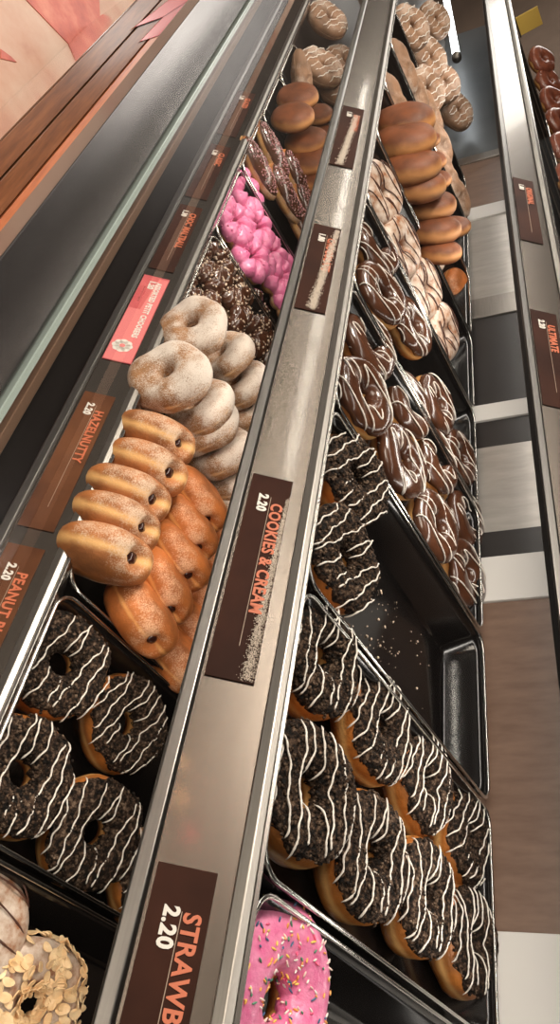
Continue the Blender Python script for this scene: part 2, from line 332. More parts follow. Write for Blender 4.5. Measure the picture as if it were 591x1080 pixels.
# ---------------------------------------------------------------- price tags
def text_part(name, body, mat, parent, x, y, size, bold=.0, sx=1.0, z=.0016, space=1.0):
    cu = bpy.data.curves.new(name, 'FONT'); cu.body = body; cu.size = size; cu.offset = bold; cu.extrude = .00025; cu.resolution_u = 3; cu.space_character = space
    tmp = bpy.data.objects.new(name, cu); col.objects.link(tmp)
    dg = bpy.context.evaluated_depsgraph_get(); me = bpy.data.meshes.new_from_object(tmp.evaluated_get(dg)); bpy.data.objects.remove(tmp)
    me.materials.clear(); me.materials.append(mat)
    o = link(name, me, parent); o.location = (x, y, z); o.scale = (sx, 1, 1); return o
def price_tag(x0, x1, top, words, name, price, mat='tagbrown', ink='orange_ink', nsize=.0132, s0=.0525, s1=.0180, style='plain', px=.022, namex=.030, psize=.0108):
    w = x1-x0; h = s0-s1
    t = thing('price_tag', words, 'price tag', (0,0,0), 'price tags on the rails'); t.rotation_mode = 'QUATERNION'
    m = rail_matrix(x0, top, s0); t.location = m.translation; t.rotation_quaternion = m.to_quaternion()
    b = MB(); b.box(0, w, 0, h, .0003, .0013); bevel(link('card', b.mesh('card', M[mat], smooth=False), t), .0003)
    if name: text_part('product_name', name, M[ink], t, namex, h*.60, nsize, bold=.0004, sx=.92, space=1.08)
    if price: text_part('price', price, M['white_ink'], t, px, h*.27 if style == 'plain' else h*.34, psize, bold=.0005, sx=.95, space=1.1)
    if style == 'plain':
        b = MB(); b.box(px+.002, w*.86, h*.545, h*.545+.0005, .0012, .0016); link('divider_line', b.mesh('line', M['thin_ink'], smooth=False), t)
    if style == 'pink':
        b = MB(); b.prism_z([(w*.42, h*.02), (w*.995, h*.02), (w*.995, h*.98), (0.02*w, h*.98), (.02*w, h*.62), (w*.42, h*.45)], .0013, .0015); link('pink_field', b.mesh('pink field', M['tagpink'], smooth=False), t)
        b = MB()
        for k in range(8):
            a = k*math.pi/4; cx, cy = w*.84+math.cos(a)*.0075, h*.45+math.sin(a)*.0075; b0 = len(b.v)
            b.v.append(Vector((cx, cy, .0017))); 
            for i in range(10): u = i*.6283; b.v.append(Vector((cx+math.cos(u)*.0052, cy+math.sin(u)*.0052, .0017)))
            for i in range(10): b.quad(b0, b0+1+i, b0+1+(i+1) % 10)
        link('flower', b.mesh('flower', M['white_ink'], smooth=False), t)
        b = MB(); b.v += [Vector((w*.84+math.cos(i*.6283)*.0035, h*.45+math.sin(i*.6283)*.0035, .0019)) for i in range(10)]; b.f.append(tuple(range(10))); b.m.append(0)
        link('flower_centre', b.mesh('flower centre', M['tagpink'], smooth=False), t)
        text_part('small_line', 'BOX OF ASSORTED', M['tagpink'], t, w*.14, h*.20, .0042)
    return t

for a in [
 (-.660, -.457, T1, 'brown price tag with orange HAZELNUTTY lettering on the lowest rail', 'HAZELNUTTY', '2.20', dict(mat='tagwarm', namex=.028, px=.018)),
 (-.435, -.238, T1, 'brown price tag starting PEANUT at the left picture edge', 'PEANUT BUTTER', '2.20', dict(mat='tagwarm')),
 (-.911, -.722, T1, 'pink and red price tag with a white flower print', 'ASSORTED PETIT CHOOSERS', '1.20', dict(mat='tagred', ink='white_ink', style='pink', nsize=.0098, namex=.014, px=.012)),
 (-1.118, -.930, T1, 'brown price tag with orange lettering beside the pink tag', 'CHOC MALTBALL', '1.30', dict(px=.016, namex=.022)),
 (-1.345, -1.146, T1, 'dim brown price tag, second past the pink one on the lowest rail', 'CLASSIC', '1.30', dict()),
 (-1.600, -1.390, T1, 'farthest brown price tag on the lowest rail', 'GLAZED', '1.30', dict()),
 (-.477, -.278, T2, 'brown price tag reading COOKIES & CREAM on the middle rail', 'COOKIES & CREAM', '2.20', dict()),
 (-.154, .048, T2, 'brown price tag reading STRAWB at the bottom of the picture', 'STRAWBERRY', '2.20', dict(nsize=.0138, px=.0215, namex=.0235, psize=.0122)),
 (-.930, -.738, T2, 'small brown price tag on the middle rail beside the pink donuts', 'CHOCOLATE', '1.80', dict()),
 (-1.330, -1.108, T2, 'far brown price tag on the middle rail near the plain buns', 'BAVARIAN', '1.80', dict()),
 (-.942, -.742, T3, 'brown price tag with orange lettering at the right picture edge', 'ULTIMATE', '2.20', dict()),
 (-1.345, -1.131, T3, 'brown price tag on the top rail, above the right-hand one', 'ORIGINAL', '1.80', dict()),
]: price_tag(a[0], a[1], a[2], a[3], a[4], a[5], **a[6])


# back of the case: framed panels leaning slightly
bk = thing('rear_sliding_panels', 'framed back of the case with white posts, brushed steel and brown panels', 'case back', (-1.3, .838, CZ-.29))
BS = Vector((0, .20, .98)).normalized()
def back_panel(name, x0, x1, mat, off=0, th=.006, z0=-.05, z1=.135):
    b = MB(); L = bk.location
    def pt(x, s, o): return Vector((x-L.x, 0, 0)) + BS*s + Vector((0, o, 0))
    k = len(b.v)
    for x in (x0, x1):
        for s in (z0, z1):
            for o in (off, off+th): b.v.append(pt(x, s, o))
    for q in ((0,1,3,2),(4,6,7,5),(0,4,5,1),(2,3,7,6),(0,2,6,4),(1,5,7,3)): b.quad(*[k+i for i in q])
    return bevel(link(name, b.mesh(name, mat, smooth=False), bk), .001)
for nm, a, c, mt, off in [
    ('post', -.270, .10, 'whitepost', -.004), ('panel', -.686, -.270, 'brownpanel', 0), ('post', -.765, -.686, 'whitepost', -.004),
    ('post', -.815, -.765, 'black', -.002), ('panel', -1.005, -.815, 'steelpanel', 0), ('panel', -1.070, -1.005, 'black', 0), ('post', -1.112, -1.070, 'whitepost', -.004),
    ('panel', -1.385, -1.112, 'black', 0), ('post', -1.455, -1.385, 'steel_pale', -.004), ('panel', -1.80, -1.455, 'steelpanel', 0), ('post', -1.86, -1.80, 'whitepost', -.004),
    ('panel', -2.12, -1.86, 'brownpanel', 0), ('post', -2.16, -2.12, 'steel_pale', -.004), ('panel', -3.25, -2.16, 'bluesteel', 0)]:
    back_panel(nm, a, c, M[mt], off)
part_x('bottom_track', rect(.818, .845, CZ-.352, CZ-.343), M['steel_dark'], bk)

# case canopy with its lamp strip (above the picture), end pane, tube
cp = thing('case_canopy', 'dark canopy over the display case', 'canopy', (-1.3, .6, CZ+.50))
part_x('canopy_board', rect(.24, 1.05, CZ+.50, CZ+.53), M['black'], cp)
def beam_light(name, words, p0, p1, rad, mat, holder):
    p0, p1 = Vector(p0), Vector(p1); t = thing(name, words, 'light', (p0+p1)/2); c = (p0+p1)/2
    b = MB(); b.tube([p0-c, p1-c], rad, n=12, taper=False); link('tube', b.mesh('tube', mat), t)
    d = (p1-p0).normalized()
    for p, sgn in ((p0, -1), (p1, 1)):
        b = MB(); b.tube([p-c+d*sgn*.012, p-c+d*sgn*-.004], rad*1.25, n=12, taper=False); link('end_cap', b.mesh('end cap', holder), t)
    return t
beam_light('tube_light', 'lit white tube lamp inside the far end of the case', TUBE[0], TUBE[1], .011, M['tube'], M['steel_pale'])
for k in range(6):
    x = -1.85-1.22*k
    beam_light('ceiling_tube_light', 'lit linear ceiling light over the customer side of the shop', (x, -1.53, 2.9), (x-1.2, -1.53, 2.9), .03, M['shoptube'], M['steel_pale'])['group'] = 'ceiling tube lights'

for nm, words, x, y0, y1, z0, z1 in YCARDS:
    t = thing('yellow_card', words, 'card', (x, (y0+y1)/2, z0), 'yellow cards at the far end')
    b = MB(); b.box(-.004, .004, -(y1-y0)/2, (y1-y0)/2, .004, z1-z0); bevel(link('face_sheet', b.mesh('face sheet', M['yellow'], smooth=False), t), .001)
    b = MB(); b.box(-.02, .02, -(y1-y0)/2, (y1-y0)/2, 0, .004); link('foot', b.mesh('foot', M['black'], smooth=False), t)

# trays
tray(0.038, T1, .43, 'black baking tray holding almond flake donuts at the bottom left')
tray(-0.187, T1, .43, 'black baking tray holding the lowest shelf cookie-crumb donuts')
tray(-0.412, T1, .43, 'black baking tray holding standing hazelnut filled donuts')
tray(-0.637, T1, .43, 'black baking tray holding sugar-dusted rings')
tray(-0.862, T1, .43, 'black baking tray holding chocolate nut rings')
tray(-1.087, T1, .43, 'black baking tray holding pink rings')
tray(-1.312, T1, .43, 'black baking tray holding chocolate nut bars')
tray(-1.537, T1, .43, 'black baking tray holding plain buns on the lowest shelf')
tray(-1.762, T1, .43, 'black baking tray holding striped donuts on the lowest shelf')
tray(0.064, T2, .425, 'black baking tray holding the strawberry sprinkle donut')
tray(-0.161, T2, .425, 'black baking tray holding the full load of cookie-crumb donuts')
tray(-0.386, T2, .425, 'black baking tray holding only two cookie-crumb donuts and scattered crumbs')
tray(-0.611, T2, .425, 'black baking tray holding chocolate rings, the nearer of two')
tray(-0.836, T2, .425, 'black baking tray holding chocolate rings, the farther of two')
tray(-1.061, T2, .425, 'black baking tray holding white-iced donuts with dark drizzle')
tray(-1.286, T2, .425, 'black baking tray holding plain stacked buns on the middle shelf')
tray(-1.511, T2, .425, 'black baking tray holding powdered oblong donuts')
tray(-1.736, T2, .425, 'black baking tray holding striped pale rings, middle shelf far end')
tray(-1.320, T3, .34, 'black baking tray holding reddish glazed donuts, nearest at the right edge', d=.022)
tray(-1.545, T3, .34, 'black baking tray holding reddish glazed donuts, second', d=.022)
tray(-1.770, T3, .34, 'black baking tray holding reddish glazed donuts, third', d=.022)
tray(-1.995, T3, .34, 'black baking tray holding reddish glazed donuts, fourth', d=.022)
tray(-2.220, T3, .34, 'black baking tray holding reddish glazed donuts, farthest', d=.022)

# ---------------------------------------------------------------- doughnut meshes (local z = axis of the ring, z=0 its equator)
def nz(p, s, seed): return noise.noise(Vector(p)*s + Vector((seed*7.1, seed*3.3, -seed*5.7)))
def tpoint(u, v, R, r, h, seed, lobes=0, lob=.0, sx=1, off=0, wob=.0022, hole=0):
    rr = r*(1+lob*(abs(math.cos(lobes*u/2))-.5)) if lobes else r
    hh = h*(1+lob*(abs(math.cos(lobes*u/2))-.5)) if lobes else h
    cv, sv = math.cos(v), math.sin(v)
    d = off + wob*nz((math.cos(u)*(R+r*cv), math.sin(u)*(R+r*cv), h*sv), 28, seed)*2
    # a squarish, slightly slumped section
    k = (abs(cv)**2.6+abs(sv)**2.6)**(-1/2.6)
    rho = R + (rr+d)*cv*k; z = (hh+d)*sv*k
    if z < 0: z *= .9
    return Vector((rho*math.cos(u)*sx, rho*math.sin(u), z))
def torus(name, mat, R, r, h, seed, nu=56, nv=22, **kw):
    b = MB()
    for i in range(nu):
        for j in range(nv): b.v.append(tpoint(2*math.pi*i/nu, 2*math.pi*j/nv, R, r, h, seed, **kw))
    for i in range(nu):
        for j in range(nv):
            i2, j2 = (i+1) % nu, (j+1) % nv; b.quad(i*nv+j, i2*nv+j, i2*nv+j2, i*nv+j2)
    return b.mesh(name, mat)
def cap(R, r, h, seed, th, nu=72, nv=20, lo=-15, hi=195, edge=12, rough=0, rs=0, **kw):
    """a coat over the top of the ring: wavy lower edge, tucked into the dough"""
    b = MB(); rnd = random.Random(seed*13+5)
    for i in range(nu):
        u = 2*math.pi*i/nu
        a = math.radians(lo + edge*nz((math.cos(u)*2, math.sin(u)*2, 0), 1.6, seed)*2)
        c = math.radians(hi + edge*nz((math.cos(u)*2, math.sin(u)*2, 9), 1.6, seed)*2)
        for j in range(nv+1):
            f = j/nv; v = a+(c-a)*f
            t = th*min(1, min(f, 1-f)*9)-(.0012 if j in (0, nv) else 0)
            if rough and 0 < j < nv: t += rnd.uniform(-rough, rough)
            b.v.append(tpoint(u, v, R, r, h, seed, off=t, **kw))
    for i in range(nu):
        i2 = (i+1) % nu
        for j in range(nv): b.quad(i*(nv+1)+j, i2*(nv+1)+j, i2*(nv+1)+j+1, i*(nv+1)+j+1)
    return b
def surf_z(x, y, R, r, h, sx=1, extra=0):
    rho = math.hypot(x/sx, y); q = abs(rho-R)/(r+extra)
    return None if q > .985 else (h+extra)*(1-q**2.6)**(1/2.6)
def scatter(b, n, size, rnd, R, r, h, seed, off, mats=1, lo=0, hi=180, **kw):
    flat = kw.pop('flat', .6); long = kw.pop('long', 1.0)
    for _ in range(n):
        u = rnd.uniform(0, 2*math.pi); v = math.radians(rnd.uniform(lo, hi))
        p = tpoint(u, v, R, r, h, seed, off=off, **kw)
        nrm = (Vector((math.cos(u)*math.cos(v), math.sin(u)*math.cos(v), math.sin(v)))+Vector((rnd.uniform(-.4,.4), rnd.uniform(-.4,.4), rnd.uniform(-.4,.4)))).normalized()
        b.bit(p, nrm, size*rnd.uniform(.6, 1.4), rnd, m=rnd.randrange(mats), flat=flat, long=long)
def drizzle(name, mat, R, r, h, seed, n=8, wid=.0010, sx=1, extra=.0022, zig=False, wave=.0018, span=1.0):
    b = MB(); rnd = random.Random(seed*31+1); out = R+r
    def run(line):
        seg = []
        for x, y in line:
            z = surf_z(x, y, R, r, h, sx, extra)
            if z is None or (z < .004):
                if len(seg) > 2: b.tube(seg, [wid*rnd.uniform(.75, 1.35) for _ in seg])
                seg = []
            else: seg.append((x, y, z+wid*.35))
        if len(seg) > 2: b.tube(seg, [wid*rnd.uniform(.75, 1.35) for _ in seg])
    if zig:
        line = []; N = 46*n; 
        for k in range(N):
            f = k/(N-1); ph = f*n*math.pi
            line.append(((-out+2*out*f)*sx + .004*math.sin(ph*1.7+seed), out*1.05*math.sin(ph)*(.8+.2*math.sin(seed+f*9))))
        run(line)
    else:
        for k in range(n):
            c = -out*span + 2*out*span*(k+.5)/n + rnd.uniform(-.0022, .0022); sl = rnd.uniform(-.12, .12); phs = rnd.uniform(0, 6)
            x0 = -out*rnd.uniform(.75, 1.02); x1 = out*rnd.uniform(.75, 1.02)
            line = []
            for i in range(60):
                x = x0+(x1-x0)*i/59; line.append((x*sx, c+sl*x+wave*math.sin(x*170+phs)+wave*.5*math.sin(x*420+phs*2)))
            run(line)
    return b.mesh(name, mat)
def blob(name, mat, a, bb, c, seed, dent=0, p=2.5, nu=44, nv=24, wob=.002, grit=0):
    """closed puffy body a*bb*c; dent pushes in a filling hole at local +x"""
    b = MB()
    for j in range(nv+1):
        v = math.pi*(j/nv-.5)
        for i in range(nu):
            u = 2*math.pi*i/nu; d = Vector((math.cos(u)*math.cos(v), math.sin(u)*math.cos(v), math.sin(v)))
            k = (abs(d.x/a)**2+abs(d.y/bb)**2)**.5
            e = ((k**p)+(abs(d.z)/c)**p)**(-1/p)
            q = d*e*(1+wob*22*nz(d, 1.3, seed))
            if dent:
                ang = math.acos(max(-1, min(1, q.normalized().x)))
                q -= Vector((1,0,0))*dent*math.exp(-(ang/.22)**2)
                q += Vector((1,0,0))*dent*.12*math.exp(-((ang-.34)/.14)**2)
            if grit: q *= 1+random.Random(i*31+j*977+seed).uniform(-grit, grit)
            b.v.append(q)
    for j in range(nv):
        for i in range(nu):
            i2 = (i+1) % nu; b.quad(j*nu+i, j*nu+i2, (j+1)*nu+i2, (j+1)*nu+i)
    return b.mesh(name, mat)

KINDS = {}
def kind(k, thing_name, cat, parts): KINDS.setdefault(k, dict(name=thing_name, cat=cat, variants=[]))['variants'].append(parts)
for s in range(3):                                   # cookie-crumb rings
    R, r, h = .0325, .0188, .0200; rnd = random.Random(s)
    d = torus('ring dough', M['dough'], R, r, h, s+1)
    c = cap(R, r, h, s+1, .0016, nu=130, nv=44, lo=30, hi=178, edge=12, rough=.0013)
    scatter(c, 380, .0019, rnd, R, r, h, s+1, .0022, mats=2, lo=36, hi=165)
    c = c.mesh('crumb coat', [M['crumb'], M['crumb_bit']])
    z = drizzle('icing lines', M['white'], R, r, h, s+1, n=8, wid=.00078, extra=.0030, wave=.0012)
    kind('cookie', 'cookie_crumb_donut', 'donut', [('dough', d), ('cookie_crumb_topping', c), ('icing_drizzle', z)])
for s in range(3):                                   # chocolate rings with white loops
    R, r, h = .0325, .0180, .0180
    d = torus('ring dough', M['dough'], R, r, h, s+11)
    c = cap(R, r, h, s+11, .0014, lo=8, hi=186, edge=8).mesh('chocolate coat', M['choc'])
    z = drizzle('icing loops', M['white'], R, r, h, s+11, n=6+s, wid=.00088, extra=.0018, zig=True)
    kind('choc', 'chocolate_ring_donut', 'donut', [('dough', d), ('chocolate_icing', c), ('icing_drizzle', z)])
for s in range(3):                                   # thick sugared rings
    d = torus('sugared ring', M['sugared'], .0290, .0205, .0195, s+21, wob=.0026)
    kind('sugar', 'sugared_ring_donut', 'donut', [('', d)])
for s in range(3):                                   # standing filled discs, golden
    d = blob('filled bun body', M['dough_golden'], .049, .046, .0255, s+31, p=2.7, dent=.016)
    j = blob('filling', M['jam'], .0058, .0080, .0066, s+31, wob=.01, nu=16, nv=10); 
    kind('filled', 'filled_donut', 'donut', [('dough', d), ('filling', j, (.0340, 0, 0))])
for s in range(2):
    d = blob('filled bun body orange', M['dough_orange'], .048, .045, .0245, s+35, p=2.9, dent=.013)
    j = blob('filling', M['jam'], .0052, .0075, .0055, s+36, wob=.01, nu=16, nv=10)
    kind('filledo', 'filled_donut', 'donut', [('dough', d), ('filling', j, (.0350, 0, 0))])
for s in range(3):
    kind('bun', 'round_bun_donut', 'donut', [('', blob('plain bun', M['bun'], .047, .046, .0225, s+41))])
for s in range(2):
    kind('palebun', 'powdered_donut', 'donut', [('', blob('powdered oblong', M['pale'], .058, .030, .021, s+45, wob=.010, nu=90, nv=50, grit=.022))])
def bead(k, nm, coat, bits, seeds, nb, bs):
    for s in seeds:
        R, r, h = .0315, .0165, .0160; rnd = random.Random(s); kw = dict(lobes=8, lob=.42)
        d = torus('bead ring dough', M['dough_golden'], R, r, h, s, nu=96, **kw)
        c = cap(R, r, h, s, .0018, nu=110, lo=-10, hi=195, edge=14, rough=.0005, **kw)
        n0 = 1
        c = c.mesh('bead ring icing', coat)
        t = MB(); scatter(t, nb, bs, rnd, R, r, h, s, .0026, lo=10, hi=170, **kw)
        kind(k, nm, 'donut', [('dough', d), ('icing', c), ('topping', t.mesh('bead ring bits', bits))])
bead('beadpink', 'pink_iced_donut', M['pink'], M['hotpink'], (51, 52), 60, .0016)
bead('beadchoc', 'chocolate_nut_donut', M['choc'], M['nut'], (55, 56), 110, .0024)
for s in range(2):                                   # long bars, chocolate with nuts
    d = blob('bar dough', M['dough_golden'], .066, .024, .0185, s+61)
    i_ = MB(); rnd = random.Random(s+61)
    me = blob('bar icing', M['choc'], .064, .0235, .0175, s+61)
    tp = MB()
    for _ in range(260):
        x = rnd.uniform(-.056, .056); y = rnd.uniform(-.019, .019); q = ((x/.064)**2+(y/.0235)**2)
        if q > .9: continue
        tp.bit((x, y, .0030+.0175*(1-q**1.25)**.4), Vector((rnd.uniform(-.5,.5), rnd.uniform(-.5,.5), 1)).normalized(), .0019*rnd.uniform(.6,1.3), rnd)
    kind('bar', 'chocolate_nut_bar_donut', 'donut', [('dough', d), ('icing', me, (0,0,.0028)), ('nut_topping', tp.mesh('bar nuts', M['pinknut']))])
for s in range(2):                                   # oval rings, white iced with dark lines
    R, r, h = .0290, .0195, .0165
    d = torus('oval dough', M['dough_orange'], R, r, h, s+71, sx=1.25)
    c = cap(R, r, h, s+71, .0018, lo=0, hi=185, edge=16, sx=1.25).mesh('cream coat', M['cream'])
    z = drizzle('dark loops', M['dark_icing'], R, r, h, s+71, n=8, wid=.0009, sx=1.25, extra=.0026, zig=True)
    kind('cream', 'white_iced_donut', 'donut', [('dough', d), ('icing', c), ('chocolate_drizzle', z)])
R, r, h = .0345, .0180, .0180; rnd = random.Random(81)  # strawberry ring
d = torus('strawberry dough', M['dough'], R, r, h, 81)
c = cap(R, r, h, 81, .0026, nu=110, nv=26, lo=-15, hi=190, edge=10, rough=.0002).mesh('strawberry coat', M['hotpink'])
b = MB()
for _ in range(330):
    u = rnd.uniform(0, 6.283); v = math.radians(rnd.uniform(-5, 175)); p = tpoint(u, v, R, r, h, 81, off=.0032)
    a = Vector((rnd.uniform(-1,1), rnd.uniform(-1,1), rnd.uniform(-.35,.35))).normalized()*rnd.uniform(.0013,.0024)
    b.tube([p-a, p-a*.4, p+a*.4, p+a], .00068, m=rnd.choice((0,0,1,1,2,3,4,5,6)), taper=True)
kind('berry', 'strawberry_sprinkle_donut', 'donut', [('dough', d), ('icing', c), ('sprinkles', b.mesh('sprinkles', [M['spr%d' % i] for i in range(7)]))])
d = torus('almond dough', M['dough'], R, r, h, 83)   # almond flake ring
c = cap(R, r, h, 83, .0018, nu=90, lo=-10, hi=190, edge=10).mesh('cream under coat', M['cream'])
b = MB(); rnd = random.Random(84)
for _ in range(300):
    u = rnd.uniform(0, 6.283); v = math.radians(rnd.uniform(-15, 185)); p = tpoint(u, v, R, r, h, 83, off=.0038)
    nrm = (Vector((math.cos(u)*math.cos(v), math.sin(u)*math.cos(v), math.sin(v)))+Vector((rnd.uniform(-.6,.6), rnd.uniform(-.6,.6), rnd.uniform(-.6,.6)))).normalized()
    q = Vector((0,0,1)).rotation_difference(nrm) @ Quaternion((0,0,1), rnd.uniform(0, 6.28)); b0 = len(b.v); la, lb = rnd.uniform(.0052,.0072), rnd.uniform(.0036,.0046)
    for zz in (-.00045, .00045):
        for i in range(12):
            t = 6.2832*i/12; b.v.append(p+q @ Vector((math.cos(t)*la*(1-.12*math.cos(t)), math.sin(t)*lb, zz+.0009*math.cos(t)**2)))
    for i in range(12): b.quad(b0+i, b0+(i+1) % 12, b0+12+(i+1) % 12, b0+12+i)
    b.f.append(tuple(b0+i for i in range(12))[::-1]); b.m.append(0); b.f.append(tuple(b0+12+i for i in range(12))); b.m.append(0)
kind('almond', 'almond_flake_donut', 'donut', [('dough', d), ('icing', c), ('almond_flakes', b.mesh('almond flakes', M['almond'], smooth=False))])
for s in range(2):                                   # reddish glazed rings of the top shelf
    R, r, h = .0290, .0215, .0190
    d = torus('glazed dough', M['dough'], R, r, h, s+91)
    c = cap(R, r, h, s+91, .0016, lo=-5, hi=185, edge=14, rough=.0002).mesh('red glaze coat', M['glaze'])
    kind('glazed', 'glazed_donut', 'donut', [('dough', d), ('glaze', c)])
for s in range(2):                                   # big pale rings with white stripes
    R, r, h = .0300, .0230, .0200
    d = torus('striped dough', M['pale'], R, r, h, s+95)
    z = drizzle('white stripes', M['white'], R, r, h, s+95, n=7, wid=.0010, extra=.0006)
    kind('striped', 'striped_donut', 'donut', [('dough', d), ('icing_drizzle', z)])
PROTO = {}
def place(k, var, loc, nrm, spin, scale, label, group=None):
    K = KINDS[k]; parts = K['variants'][var % len(K['variants'])]; key = (k, var % len(K['variants']))
    nrm = Vector(nrm).normalized(); q = Vector((0,0,1)).rotation_difference(nrm) @ Quaternion((0,0,1), math.radians(spin))
    if key not in PROTO:
        if len(parts) == 1: root = link(K['name'], parts[0][1])
        else:
            root = thing(K['name'], '', K['cat'])
            for p in parts:
                o = link(p[0], p[1], root)
                if len(p) > 2: o.location = p[2]
                if p[0] in ('sprinkles', 'almond_flakes', 'topping', 'nut_topping'): o['kind'] = 'stuff'
        PROTO[key] = root
    else:
        src = PROTO[key]; root = src.copy(); col.objects.link(root)
        for ch in src.children:
            c = ch.copy(); col.objects.link(c); c.parent = root
    root.rotation_mode = 'QUATERNION'; root.rotation_quaternion = q; root.location = loc; root.scale = (scale,)*3
    tag(root, label, K['cat'], group)
    return root

# ---------------------------------------------------------------- the doughnuts
place('cookie', 0, (-0.3570, 0.4611, 1.1970), (0.099, -0.099, 0.990), -175, 0.965, 'cookie-crumb donut with white drizzle, far row of the full tray, nearest the price rail', 'cookie crumb donuts in the full middle tray')
place('cookie', 1, (-0.2459, 0.4639, 1.1970), (0.059, -0.158, 0.986), -169, 0.984, 'cookie-crumb donut with white drizzle, near row of the full tray, touching the price rail', 'cookie crumb donuts in the full middle tray')
place('cookie', 2, (-0.3548, 0.5711, 1.1970), (0.099, -0.060, 0.993), 170, 0.946, 'cookie-crumb donut with white drizzle, far row of the full tray, second from the price rail', 'cookie crumb donuts in the full middle tray')
place('cookie', 3, (-0.2412, 0.5677, 1.1970), (0.079, -0.099, 0.992), -178, 0.984, 'cookie-crumb donut with white drizzle, near row of the full tray, second from the price rail', 'cookie crumb donuts in the full middle tray')
place('cookie', 4, (-0.3515, 0.6697, 1.1970), (0.099, -0.050, 0.994), 170, 0.936, 'cookie-crumb donut with white drizzle, far row of the full tray, third from the price rail', 'cookie crumb donuts in the full middle tray')
place('cookie', 5, (-0.3435, 0.7793, 1.1970), (0.050, -0.050, 0.998), 152, 0.936, 'cookie-crumb donut with white drizzle, far row of the full tray, at the back post', 'cookie crumb donuts in the full middle tray')
place('cookie', 6, (-0.2485, 0.6768, 1.1970), (0.080, -0.050, 0.996), -180, 0.965, 'cookie-crumb donut with white drizzle, near row of the full tray, third from the price rail', 'cookie crumb donuts in the full middle tray')
place('cookie', 7, (-0.2456, 0.7843, 1.1970), (0.050, -0.050, 0.998), -175, 0.946, 'cookie-crumb donut with white drizzle, near row of the full tray, at the back post', 'cookie crumb donuts in the full middle tray')
place('cookie', 8, (-0.5768, 0.4724, 1.2020), (0.098, -0.195, 0.976), 150, 1.000, 'cookie-crumb donut with white drizzle, upper of the pair left in the nearly empty tray', 'cookie crumb donuts in the half-empty tray')
place('cookie', 9, (-0.4706, 0.4716, 1.2000), (0.099, -0.099, 0.990), 148, 1.000, 'cookie-crumb donut with white drizzle, lower of the pair left in the nearly empty tray', 'cookie crumb donuts in the half-empty tray')
place('choc', 10, (-0.7226, 0.4794, 1.2000), (0.078, -0.196, 0.978), 143, 0.960, 'white-looped chocolate ring, nearer tray, near row, against the rail', 'chocolate rings with white drizzle, nearer tray')
place('choc', 11, (-0.7184, 0.5835, 1.2000), (0.079, -0.148, 0.986), 137, 0.960, 'white-looped chocolate ring, nearer tray, near row, second from the rail, by the bare tray', 'chocolate rings with white drizzle, nearer tray')
place('choc', 12, (-0.7032, 0.6895, 1.2000), (0.079, -0.099, 0.992), 157, 0.960, 'white-looped chocolate ring, nearer tray, near row, third from the rail, reddish and oval', 'chocolate rings with white drizzle, nearer tray')
place('choc', 13, (-0.7042, 0.7939, 1.2000), (0.079, -0.099, 0.992), 167, 0.960, 'white-looped chocolate ring, nearer tray, near row, last at the back corner of its tray', 'chocolate rings with white drizzle, nearer tray')
place('choc', 14, (-0.8227, 0.4780, 1.2000), (0.078, -0.196, 0.978), 174, 0.960, 'white-looped chocolate ring, nearer tray, far row, tucked against the rail and divider', 'chocolate rings with white drizzle, nearer tray')
place('choc', 15, (-0.8421, 0.5948, 1.2000), (0.079, -0.099, 0.992), 178, 0.960, 'white-looped chocolate ring, nearer tray, far row, second from the rail, with squiggled icing', 'chocolate rings with white drizzle, nearer tray')
place('choc', 16, (-0.8278, 0.6917, 1.2000), (0.079, -0.099, 0.992), 170, 0.960, 'white-looped chocolate ring, nearer tray, far row, third from the rail, next to the divider', 'chocolate rings with white drizzle, nearer tray')
place('choc', 17, (-0.8122, 0.7975, 1.2000), (0.079, -0.099, 0.992), 173, 0.960, 'white-looped chocolate ring, nearer tray, far row, last at the back edge of its tray', 'chocolate rings with white drizzle, nearer tray')
place('choc', 18, (-0.9680, 0.4956, 1.2000), (0.077, -0.242, 0.967), 169, 0.940, 'white-looped chocolate ring, farther tray, near row, closest to the rail', 'chocolate rings with white drizzle, farther tray')
place('choc', 19, (-1.0216, 0.5923, 1.2000), (0.079, -0.148, 0.986), 171, 0.940, 'white-looped chocolate ring, farther tray, near row, second from the rail', 'chocolate rings with white drizzle, farther tray')
place('choc', 20, (-0.9498, 0.6878, 1.2000), (0.079, -0.099, 0.992), 171, 0.940, 'white-looped chocolate ring, farther tray, near row, third from the rail', 'chocolate rings with white drizzle, farther tray')
place('choc', 21, (-0.9233, 0.7776, 1.2000), (0.079, -0.099, 0.992), 171, 0.940, 'white-looped chocolate ring, farther tray, near row, at the back edge', 'chocolate rings with white drizzle, farther tray')
place('choc', 22, (-1.0494, 0.4657, 1.2000), (0.078, -0.196, 0.978), 176, 0.940, 'white-looped chocolate ring, farther tray, far row, beside the rail with ladder-like icing', 'chocolate rings with white drizzle, farther tray')
place('cream', 23, (-1.2059, 0.4585, 1.2020), (0.195, -0.098, 0.976), 176, 0.980, 'white-iced oblong donut with dark drizzle, touching the price rail', 'white iced donuts with dark drizzle')
place('cream', 24, (-1.1627, 0.5329, 1.2020), (0.195, -0.098, 0.976), 174, 0.980, 'white-iced oblong donut with dark drizzle, below the brown buns, second from the rail', 'white iced donuts with dark drizzle')
place('cream', 25, (-1.1817, 0.6241, 1.2020), (0.196, -0.049, 0.979), 172, 0.980, 'white-iced oblong donut with dark drizzle, in the middle of its tray', 'white iced donuts with dark drizzle')
place('cream', 26, (-1.1628, 0.7048, 1.2020), (0.196, 0.000, 0.981), 170, 0.980, 'white-iced oblong donut with dark drizzle, at the pointed near end of the row', 'white iced donuts with dark drizzle')
place('cream', 27, (-1.3959, 0.5534, 1.2000), (0.100, 0.000, 0.995), 171, 0.950, 'white-iced oblong donut with dark drizzle, behind the front one, under the stacked buns', 'white iced donuts with dark drizzle')
